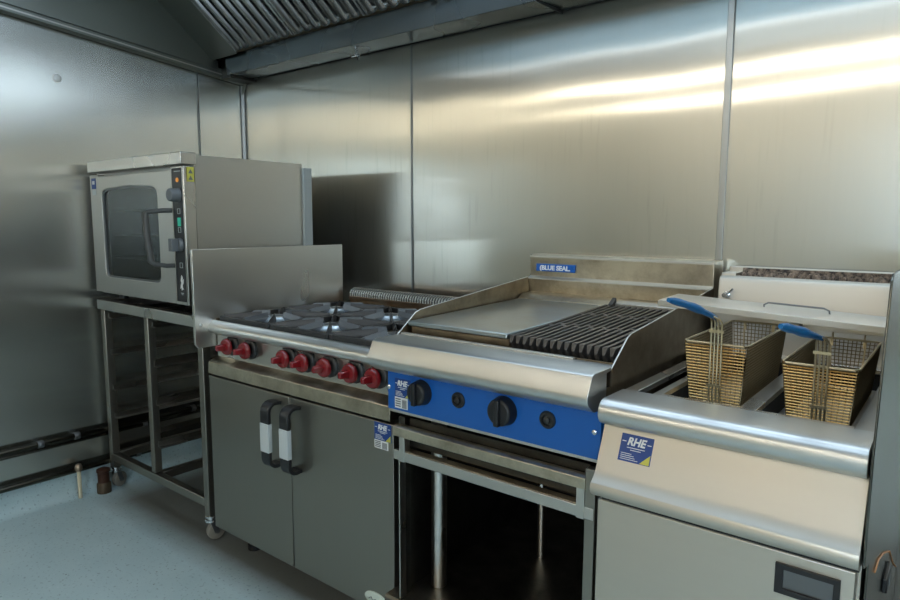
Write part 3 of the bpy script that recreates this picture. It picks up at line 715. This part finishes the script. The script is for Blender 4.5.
# ------------------------------------------------------------------ griddle and chargrill top
gd = empty('griddle_chargrill', (-.925, 1.6, .74), 'countertop gas griddle and chargrill with blue control panel and steel splashback', 'griddle')
GX0, GX1 = -1.250, -.602
MB().box(GX0 + .004, GX1 - .003, 1.30, 2.10, .742, .90).build('body', 'darksteel', gd)
MB().box(GX0 + .002, GX1, 1.283, 1.30, .746, .865).build('control_panel', 'blue', gd, bevel=.001)
MB().box(GX0 + .002, GX1 - .003, 1.286, 1.31, .738, .746).build('lower_lip', 'rim', gd)
lip = [(1.345, .950), (1.240, .950), (1.230, .946), (1.210, .905), (1.209, .893), (1.214, .884), (1.236, .868), (1.246, .864), (1.30, .864), (1.30, .94), (1.345, .944)]
MB().prism(lip, GX0 - .004, GX1 + .002).build('front_apron', 'steel_shine', gd, bevel=.0015)
MB().box(GX0 + .004, GX1 - .10, 1.334, 1.348, .950, .955).build('apron_ridge', 'rim', gd, bevel=.001)
# inner pan and front walls of the pan
pn = MB(); pn.box(GX0 + .004, GX1 - .004, 1.345, 2.05, .90, .935); pn.box(GX0 + .01, -.905, 1.375, 1.385, .935, .968); pn.box(-.905, GX1 - .004, 1.352, 1.356, .935, .952)
pn.build('grease_pan', 'steel_brown', gd)
MB().box(-.900, GX1 - .004, 1.385, 1.93, .9355, .950).build('burner_bed', 'black', gd)
# griddle plate
MB().hexa([(GX0 + .008, 1.360, .972), (-.903, 1.360, .972), (-.903, 1.945, .985), (GX0 + .008, 1.945, .985), (GX0 + .008, 1.360, .985), (-.903, 1.360, .985), (-.903, 1.945, .998), (GX0 + .008, 1.945, .998)]).build('griddle_plate', 'plate', gd, bevel=.0025)
q = MB(); q.box(GX0 + .02, GX0 + .05, 1.40, 1.93, .935, .973); q.box(-.95, -.92, 1.40, 1.93, .935, .973); q.build('plate_support', 'darksteel', gd)
# back shelf
MB().prism([(1.945, .935), (1.945, 1.000), (1.965, 1.012), (2.035, 1.016), (2.035, .935)], GX0 + .005, GX1 - .004).build('rear_ledge', 'steel_stain', gd, bevel=.001)
# splashback
sb = MB().prism([(2.125, 1.13), (2.118, 1.150), (2.045, 1.150), (2.030, 1.142), (2.034, 1.072), (2.018, 1.064), (2.030, 1.014), (2.125, 1.014)], GX0, GX1).build('splashback', 'steel_stain', gd, bevel=.002)
MB().box(GX0, GX1, 2.0285, 2.0305, 1.139, 1.146).build('top_fold', 'rim', sb)
MB().prism([(2.019, 1.064), (2.0165, 1.062), (2.0165, 1.066), (2.033, 1.0735)], GX0, GX1).build('lower_fold', 'rim', sb)
bp_ = MB().box(-1.222, -1.066, 2.024, 2.031, 1.091, 1.118).build('brand_plate', 'blue', sb, bevel=.002); lab(bp_, 'blue plate with white BLUE SEAL lettering')
write('(BLUE SEAL.', .0225, -1.145, 2.0236, 1.1035, 'stickwhite', bp_, 0, 1.05)
# side guards
gp = [(1.322, .945), (1.405, 1.004), (1.425, 1.010), (2.01, 1.067), (2.03, 1.067), (2.03, .905), (1.322, .905)]
for x0 in (GX0 - .004, GX1 - .001):
    q = MB().prism(gp, x0, x0 + .004).build('side_guard', 'steel_brown', gd)
    e_ = MB(); e_.tube([(x0 + .002, y, z) for y, z in gp[:4]] + [(x0 + .002, 2.02, 1.067)], .0022, 6); e_.build('rolled_edge', 'rim', q, smooth=True)
MB().prism([(1.30, .742), (2.10, .742), (2.10, .905), (1.30, .905)], GX1 - .003, GX1 + .001).build('side_panel', 'steel_brown', gd)
# control knobs, igniters, bolts
for i, (x, r_) in enumerate(((-1.122, .034), (-.856, .036))):
    k = MB(); k.lathe((x, 1.2835, .812), [(r_ * 1.05, 0), (r_, .006), (r_ * .93, .026), (r_ * .8, .030), (0, .031)], (0, -1, 0), 30)
    k.box(x - .007, x + .007, 1.244, 1.262, .812 - r_ * .9, .812 + r_ * .9)
    k.build('knob', 'blackm', gd, bevel=.002)
for x in (-.997, -.735):
    k = MB().lathe((x, 1.2835, .813), [(.021, 0), (.021, .004), (.018, .007), (.013, .007), (.012, .003), (0, .003)], (0, -1, 0), 24).build('igniter', 'blackm', gd, smooth=True)
    MB().lathe((x, 1.2805, .813), [(.008, 0), (.008, .006), (.005, .008)], (0, -1, 0), 14).build('button', 'blackm', k, smooth=True)
for x in (-1.243, -.617):
    MB().lathe((x, 1.2835, .808), [(.006, 0), (.006, .003), (.003, .005)], (0, -1, 0), 12).build('bolt', 'chrome', gd, smooth=True)
sticker(gd, -1.221, .838, .058, .085, 1.2820, below=True, wh=.38)

# chargrill grate
gg = empty('chargrill_grate', (-.755, 1.65, .95), 'black cast iron chargrill grate with toothed front, right of the griddle plate', 'grill grate')
nb = 15; pitch = (.895 - .622) / (nb - 1)
for k in range(nb):
    x = -.893 + k * pitch; z0, z1 = .976, 1.003; y0, y1 = 1.372, 1.915
    m = MB(); w_ = .0048
    m.hexa([(x - w_ * .5, y0, z0 - .016), (x + w_ * .5, y0, z0 - .016), (x + w_ * .5, y1, z1 - .016), (x - w_ * .5, y1, z1 - .016), (x - w_, y0, z0 + .004), (x + w_, y0, z0 + .004), (x + w_, y1, z1 + .004), (x - w_, y1, z1 + .004)])
    # faceted claw at the front end
    c0, c1 = .0072, .0030
    m.hexa([(x - c0, y0 + .012, z0 - .030), (x + c0, y0 + .012, z0 - .030), (x + c0, y0 + .026, z0 - .012), (x - c0, y0 + .026, z0 - .012), (x - c0, y0 - .002, z0 + .006), (x + c0, y0 - .002, z0 + .006), (x + c0 * .7, y0 + .026, z0 + .006), (x - c0 * .7, y0 + .026, z0 + .006)])
    m.hexa([(x - c0, y0 + .010, z0 - .036), (x + c0, y0 + .010, z0 - .036), (x + c0, y0 + .012, z0 - .030), (x - c0, y0 + .012, z0 - .030), (x - c1, y0 - .010, z0 - .012), (x + c1, y0 - .010, z0 - .012), (x + c0, y0 - .002, z0 + .006), (x - c0, y0 - .002, z0 + .006)])
    # staggered links to the next bar
    for j in range(2):
        yy = y0 + (.19 if j == 0 else .37) + (.012 if k % 2 else -.012) + k * 0.002
        if k < nb - 1:
            zz = z0 + (z1 - z0) * (yy - y0) / (y1 - y0); m.box(x, x + pitch, yy - .007, yy + .007, zz - .008, zz + .0035)
    m.build('bar', 'chargrill', gg, bevel=.0008)
MB().box(-.905, -.605, 1.385, 1.40, .950, .966).build('front_support', 'chargrill', gg)
MB().box(-.905, -.605, 1.895, 1.91, .950, .990).build('rear_support', 'chargrill', gg)
q = MB(); q.prism([(1.918, .995), (1.918, 1.012), (1.94, 1.020), (1.944, .995)], -.865, -.655); q.build('rear_catch', 'steel', gg, bevel=.001)
for x in (-.880, -.650): MB().prism([(1.905, .985), (1.898, 1.010), (1.93, 1.028), (1.935, 1.0)], x, x + .012).build('hook', 'chargrill', gg)

# ------------------------------------------------------------------ griddle stand
gs = empty('griddle_stand', (-.9, 1.6, 0), 'open stainless stand with dark lower shelf under the griddle', 'stand')
SX0, SX1, SY0, SY1 = -1.212, -.603, 1.265, 2.08
MB().box(SX0 + .002, SX1, SY0 + .05, SY1, .728, .738).build('top_plate', 'darksteel', gs)
q = MB()
for x in (SX0, SX1 - .024): q.box(x, x + .024, SY0, SY0 + .024, 0, .728)
for k, (x, y) in enumerate(((SX0, SY0), (SX1 - .024, SY0), (SX0, SY1 - .024), (SX1 - .024, SY1 - .024))):
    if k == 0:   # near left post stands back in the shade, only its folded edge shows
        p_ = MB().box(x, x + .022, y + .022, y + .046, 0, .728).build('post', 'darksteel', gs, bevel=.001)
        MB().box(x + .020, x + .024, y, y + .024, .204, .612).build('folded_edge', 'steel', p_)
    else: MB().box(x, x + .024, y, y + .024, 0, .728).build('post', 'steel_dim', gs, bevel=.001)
q.bm.free()
rail = MB().prism([(SY0 - .004, .705), (SY0 - .004, .680), (SY0 + .006, .676), (SY0 + .030, .682), (SY0 + .030, .705), (SY0 + .006, .710)], SX0 + .002, SX1 - .022).build('runner_rail', 'steel_stain', gs, bevel=.0015)
MB().box(SX0 + .024, SX1 - .024, SY0 + .006, SY0 + .03, .635, .640).build('drip_ledge', 'steel_stain', gs)
MB().prism([(SY0 - .0015, .640), (SY0 - .0015, .612), (SY0 + .024, .606), (SY0 + .024, .636)], SX0 + .002, SX1 - .002).build('front_rail', 'steel', gs, bevel=.002)
for x in (SX0 + .024, SX1 - .044): MB().box(x, x + .020, SY0 - .003, SY0 + .02, .610, .704).build('corner_plate', 'steel', gs, bevel=.001)
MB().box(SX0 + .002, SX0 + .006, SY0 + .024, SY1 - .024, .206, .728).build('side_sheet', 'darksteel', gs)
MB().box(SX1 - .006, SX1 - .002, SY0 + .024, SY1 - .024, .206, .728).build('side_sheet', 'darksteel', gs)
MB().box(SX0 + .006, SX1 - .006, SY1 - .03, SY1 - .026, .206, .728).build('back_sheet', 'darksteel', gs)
MB().prism([(SY0 - .012, .150), (SY0 - .012, .196), (SY0 - .006, .204), (SY1 - .02, .206), (SY1 - .02, .190), (SY0 + .02, .186), (SY0 + .02, .150)], SX0 - .028, SX1 - .002).build('lower_shelf', 'shelf', gs, bevel=.001)
for (x, y, r_) in ((-1.150, 1.39, .023), (-1.00, 1.72, .014)):
    MB().cyl((x, y, .205), (x, y, .729), r_, 24).build('round_leg', 'steel', gs, smooth=True)
q = MB(); q.box(SX0 + .03, SX1 - .03, 1.30, 1.95, .645, .650); q.box(SX0 + .03, SX1 - .03, 1.30, 1.304, .650, .725); q.build('drip_tray', 'darksteel', gs)

# ------------------------------------------------------------------ deep fryer
fy = empty('deep_fryer', (-.34, 1.6, 0), 'twin tank stainless deep fryer with rolled front edge and blue RHE sticker', 'deep fryer')
FX0, FX1 = -.578, -.104
MB().box(FX0, FX1, 1.262, 2.10, .06, .845).build('body', 'steel_fry', fy)
nz = [(1.345, .900), (1.262, .900)] + [(1.247 + .027 * math.cos(math.radians(a)), .873 + .027 * math.sin(math.radians(a))) for a in range(90, 271, 15)] + [(1.345, .846)]
MB().prism(nz, FX0 - .004, FX1 + .001).build('front_roll', 'steel_shine', fy, smooth=True, bevel=.002)
# deck with two tank openings
dk = MB(); Z0, Z1 = .887, .899
dk.box(FX0, -.548, 1.345, 1.93, Z0, Z1); dk.box(-.548, -.515, 1.345, 1.93, .862, .872); dk.box(-.515, -.497, 1.345, 1.93, Z0, Z1)
dk.box(-.340, -.308, 1.345, 1.93, Z0, Z1); dk.box(-.140, FX1, 1.345, 1.93, Z0, Z1)
dk.box(-.497, -.340, 1.345, 1.362, Z0, Z1); dk.box(-.308, -.140, 1.345, 1.362, Z0, Z1); dk.box(FX0, FX1, 1.93, 2.02, Z0, Z1)
dk.build('deck', 'steel', fy, bevel=.0015)
for (a, b_) in ((-.497, -.340), (-.308, -.140)):
    t = MB(); t.box(a - .002, a, 1.362, 1.93, .60, Z0); t.box(b_, b_ + .002, 1.362, 1.93, .60, Z0); t.box(a, b_, 1.360, 1.362, .60, Z0); t.box(a, b_, 1.93, 1.932, .60, Z0); t.box(a, b_, 1.362, 1.93, .800, .804)
    t.build('oil_tank', 'black', fy)
# front fascia
fp = [(1.285, .846), (1.252, .846), (1.213, .755), (1.206, .745), (1.195, .735)] + [(1.214 + .026 * math.cos(math.radians(a)), .722 + .022 * math.sin(math.radians(a))) for a in range(150, 251, 20)] + [(1.225, .699), (1.285, .699)]
MB().prism(fp, FX0 - .001, FX1 + .002).build('control_fascia', 'steel_fry', fy, smooth=True, bevel=.001)
sticker(fy, -.536, .834, .068, .056, 1.2462, tilt=-math.atan2(.039, .091))
MB().box(FX0 + .01, FX1, 1.226, 1.262, .688, .699).build('door_gap', 'mastic', fy)
d = MB().box(FX0 + .002, FX1 - .004, 1.222, 1.262, .10, .688).build('door', 'steel_fry', fy, bevel=.002)
q = MB().ring([(-.229, .612), (-.128, .612), (-.128, .668), (-.229, .668)], [(-.216, .622), (-.138, .622), (-.138, .658), (-.216, .658)], 1.216, 1.224).build('recessed_handle', 'blackm', d, bevel=.001)
MB().box(-.216, -.138, 1.2215, 1.2235, .622, .658).build('handle_pocket', 'greym', q)
MB().box(FX0 + .02, FX1 - .02, 1.30, 2.08, .0, .06).build('plinth', 'blackm', fy)
# flue
fl_ = [(2.10, .895), (1.975, .895), (1.985, 1.095), (1.990, 1.108), (2.000, 1.112), (2.012, 1.113), (2.014, 1.095), (2.088, 1.095), (2.088, 1.136), (2.10, 1.136)]
fb = MB().prism(fl_, FX0 + .004, FX1 + .004).build('flue_box', 'steel_fry', fy, bevel=.003)
MB().box(FX0 + .004, FX0 + .045, 2.010, 2.095, 1.090, 1.120).build('flue_end', 'steel_fry', fb, bevel=.002)
m = MB()
for k in range(150):
    x = random.uniform(FX0 + .055, FX1 - .004); y = random.uniform(2.024, 2.079); s_ = random.uniform(.004, .010)
    m.lathe((x, y, 1.102), [(s_, 0), (s_ * .9, s_ * 1.0), (s_ * .4, s_ * 1.6 + .008)], (random.uniform(-.3, .3), random.uniform(-.3, .3), 1), 6)
m.box(FX0 + .045, FX1, 2.016, 2.087, 1.094, 1.108); m.box(FX0 + .045, FX1, 2.080, 2.0875, 1.108, 1.132)
tag(m.build('burnt_residue', 'residue', fb), kind=None)
lt = MB(); lt.lathe((-.548, 1.982, 1.058), [(.010, 0), (.010, .006), (.004, .008), (.004, .02), (.007, .022), (.007, .028)], (0, -1, 0), 14); lt.tube([(-.548, 1.968, 1.058), (-.535, 1.962, 1.068), (-.526, 1.96, 1.078)], .003, 8)
lt.build('latch', 'chrome', fy, smooth=True)
# basket rail
br = MB(); br.box(FX0 + .03, FX1, 1.862, 1.874, .995, 1.022)
for x in (FX0 + .035, -.335, FX1 - .02): br.box(x, x + .012, 1.862, 1.980, .995, 1.010)
br.build('basket_rail', 'steel', fy, bevel=.001)
# right side guard
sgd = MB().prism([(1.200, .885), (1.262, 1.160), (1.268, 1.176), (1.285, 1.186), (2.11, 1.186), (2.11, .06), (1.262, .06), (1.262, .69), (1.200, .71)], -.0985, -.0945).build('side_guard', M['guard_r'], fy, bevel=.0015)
cb = MB(); cb.tube([(-.0925, 1.37, .630), (-.0925, 1.434, .627), (-.0925, 1.55, .592), (-.0925, 1.741, .517), (-.0925, 1.90, .42), (-.0925, 2.05, .345)], .0016, 8)
so = empty('socket_box', (-.09, 1.60, .48), 'small black socket box with a thin orange cable on the right flank of the fryer', 'socket')
MB().box(-.0943, -.084, 1.60, 1.70, .480, .512).build('box', 'blackm', so, bevel=.003)
cb.build('cable', 'orange', so, smooth=True)
MB().box(-.084, -.082, 1.62, 1.645, .487, .505).build('switch', 'grey', so, bevel=.001)

# fryer lid lying across the back
ld = empty('cover_plate', (-.4, 1.8, 1.03), 'flat stainless fryer lid resting across the back of the fryer above the baskets', 'lid')
def lz(x): return 1.026 + (-.10 - x) * .040
mm_ = MB()
def lidbox(mb, x0, x1, y0, y1, d0, d1, r0=0, r1=0):
    mb.hexa([(x0, y0, lz(x0) + d0), (x1, y0, lz(x1) + d0), (x1, y1, lz(x1) + d0 + r1), (x0, y1, lz(x0) + d0 + r1), (x0, y0, lz(x0) + d1), (x1, y0, lz(x1) + d1), (x1, y1, lz(x1) + d1 + r1), (x0, y1, lz(x0) + d1 + r1)]); return mb
lidbox(mm_, -.648, -.106, 1.708, 1.860, .006, .012, 0, .004).build('sheet', 'steel_shine', ld, bevel=.001)
lidbox(MB(), -.648, -.106, 1.706, 1.711, -.004, .012).build('front_edge', 'rim', ld, bevel=.001)
hy = 1.80
MB().tube([(-.405, hy, lz(-.405) + .010), (-.405, hy, lz(-.4) + .020), (-.395, hy, lz(-.4) + .026), (-.27, hy, lz(-.27) + .027), (-.258, hy, lz(-.26) + .022), (-.256, hy, lz(-.256) + .010)], .0022, 8).build('wire_handle', 'greym', ld, smooth=True)

# ------------------------------------------------------------------ fryer baskets
def make_basket(cx, y0, y1, zr, lb, hw=.068, dep=.137, ends=((1.16, 1.129), (1.306, 1.100)), mat='bronze'):
    b_ = empty('fryer_basket', (cx, (y0 + y1) / 2, zr - dep), lb, 'fryer basket', 'fryer baskets hanging over the fryer tanks')
    zb = zr - dep; tw = .012
    def P(u, v, t):   # u,v in -1..1 around plan, t 0 bottom .. 1 top
        return Vector((cx + u * (hw - tw * (1 - t)), (y0 + y1) / 2 + v * ((y1 - y0) / 2 - .012 * (1 - t)), zb + dep * t))
    rim = MB(); c_ = .10
    rim.tube([P(u, v, 1) for u, v in ((-1, -.94), (-.9, -1), (.9, -1), (1, -.94), (1, .94), (.9, 1), (-.9, 1), (-1, .94))], .0028, 8, closed=True)
    rim.build('rim', 'wire', b_, smooth=True)
    def wires(name, segs, r, mat):
        m = MB()
        for s_ in segs: m.tube(s_, r, 4, caps=False)
        m.build(name, mat, b_)
    nz_ = 20
    hs = lambda va, ub: [[P(-.97, va, t), P(.97, va, t)] for t in [i / nz_ for i in range(nz_)]]
    wires('front_mesh', hs(-1, 1), .0014, mat)
    wires('front_mesh', [[P(-.95 + 1.9 * k / 11, -1, 0), P(-.95 + 1.9 * k / 11, -1, 1)] for k in range(12)], .0008, 'bronze_shade')
    wires('back_mesh', [[P(-.97, 1, i / 14), P(.97, 1, i / 14)] for i in range(14)] + [[P(-.95 + 1.9 * k / 14, 1, 0), P(-.95 + 1.9 * k / 14, 1, 1)] for k in range(15)], .0010, 'bronze_shade')
    for s_ in (-1, 1):
        wires('side_mesh', [[P(s_, -.97, i / nz_), P(s_, .97, i / nz_)] for i in range(nz_)] + [[P(s_, -.97 + 1.94 * k / 40, 0), P(s_, -.97 + 1.94 * k / 40, 1)] for k in range(41)], .0010, 'bronze_shade')
    wires('bottom_mesh', [[P(-.98, -.97 + 1.94 * k / 44, 0), P(.98, -.97 + 1.94 * k / 44, 0)] for k in range(45)] + [[P(-.95 + 1.9 * k / 14, -.98, 0), P(-.95 + 1.9 * k / 14, .98, 0)] for k in range(15)], .0010, 'bronze_shade')
    fr_ = MB()
    fr_.tube([P(u, v, 0) for u, v in ((-1, -1), (1, -1), (1, 1), (-1, 1))], .0022, 6, closed=True)
    for u in (-.55, .55): fr_.tube([P(u, 1, .0) , P(u, 1, 1)], .0022, 6)
    fr_.build('bottom_frame', 'wire', b_, smooth=True)
    # hook at the back
    MB().tube([P(-.5, 1, .85), P(-.5, 1, 1) + Vector((0, .003, .008)), (cx - .035, y1 + .020, zr + .026), (cx + .035, y1 + .020, zr + .026), P(.5, 1, 1) + Vector((0, .003, .008)), P(.5, 1, .85)], .0025, 6).build('hook', 'wire', b_, smooth=True)
    # handle: four upright wires on the front bent into the grip
    e1, e0 = ends[0], ends[1]; yh = y0 - .010; zt = zr + .060
    hx = .005
    hd_ = MB()
    for k in range(4):
        x = cx + hx + (k - 1.5) * .0075
        hd_.tube([(x, y0 + .008, zb + .004), (x, yh + .004, zb + .012), (x, yh, zr + .03), (x, yh - .002, zt - .010), (x * .7 + (cx + hx) * .3, yh - .014, zt), (x * .4 + (cx + hx) * .6, yh - .045, zt + .008)], .0021, 8)
    for z in (zr + .030, zb + .045): hd_.box(cx + hx - .016, cx + hx + .016, yh - .003, yh, z - .003, z + .003)
    h = hd_.build('handle', 'wire', b_, smooth=True)
    A = Vector((cx + hx, yh - .008, zt + .000)); B = Vector((cx + hx, e0[0], e0[1])); C = Vector((cx + hx, e1[0], e1[1]))
    pts = []; rad = []
    for i in range(11):
        t = i / 10; p = A * (1 - t) ** 2 + (B * 2 - (A + C) / 2) * 2 * t * (1 - t) + C * t * t
        pts.append(p); rad.append([.0045, .0055, .006, .0065, .0085, .0088, .0075, .007, .0075, .0065, .004][i])
    m = MB(); m.tube([Vector((0, p.y, p.z)) for p in pts], rad, 14)
    m.xf(Matrix.Translation((cx + hx, 0, 0)) @ Matrix.Scale(.9, 4, (1, 0, 0)))
    lab(m.build('grip', 'bluegrip', h, smooth=True), 'blue rubber grip')
    return b_
make_basket(-.428, 1.478, 1.862, 1.000, 'left fryer basket of bronze wire mesh with blue grip, beside the chargrill', ends=((1.165, 1.128), (1.306, 1.100)))
make_basket(-.221, 1.470, 1.862, .980, 'right fryer basket of bronze wire mesh with blue grip, beside the side guard', hw=.069, dep=.125, ends=((1.07, 1.113), (1.229, 1.084)))

# ------------------------------------------------------------------ lights
def area(name, loc, rot, sx_, sy_, power, col):
    l = bpy.data.lights.new(name, 'AREA'); l.shape = 'RECTANGLE'; l.size = sx_; l.size_y = sy_; l.energy = power; l.color = col
    o = bpy.data.objects.new(name, l); COL.objects.link(o); o.location = loc; o.rotation_euler = rot; return o
W = bpy.data.worlds.new('world'); S.world = W; W.use_nodes = True
W.node_tree.nodes['Background'].inputs[0].default_value = (.5, .6, .7, 1); W.node_tree.nodes['Background'].inputs[1].default_value = .2

# ------------------------------------------------------------------ camera
cam = bpy.data.cameras.new('camera'); co = bpy.data.objects.new('camera', cam); COL.objects.link(co)
right = Vector((.7807, .6249, .0031)); down = Vector((.0782, -.0927, -.9926)); fwd = Vector((-.6200, .7751, -.1212))
fwd.normalize(); right = (right - fwd * right.dot(fwd)).normalized(); upv = right.cross(fwd)
Rm = Matrix((right, upv, -fwd)).transposed()
co.matrix_world = Matrix.Translation((0, 0, 1.27)) @ Rm.to_4x4()
cam.lens = 26.0; cam.sensor_width = 36; cam.clip_start = .02
S.camera = co
S.view_settings.view_transform = 'Standard'; S.view_settings.look = 'None'; S.view_settings.gamma = 1; S.view_settings.exposure = 0; S.view_settings.use_curve_mapping = False
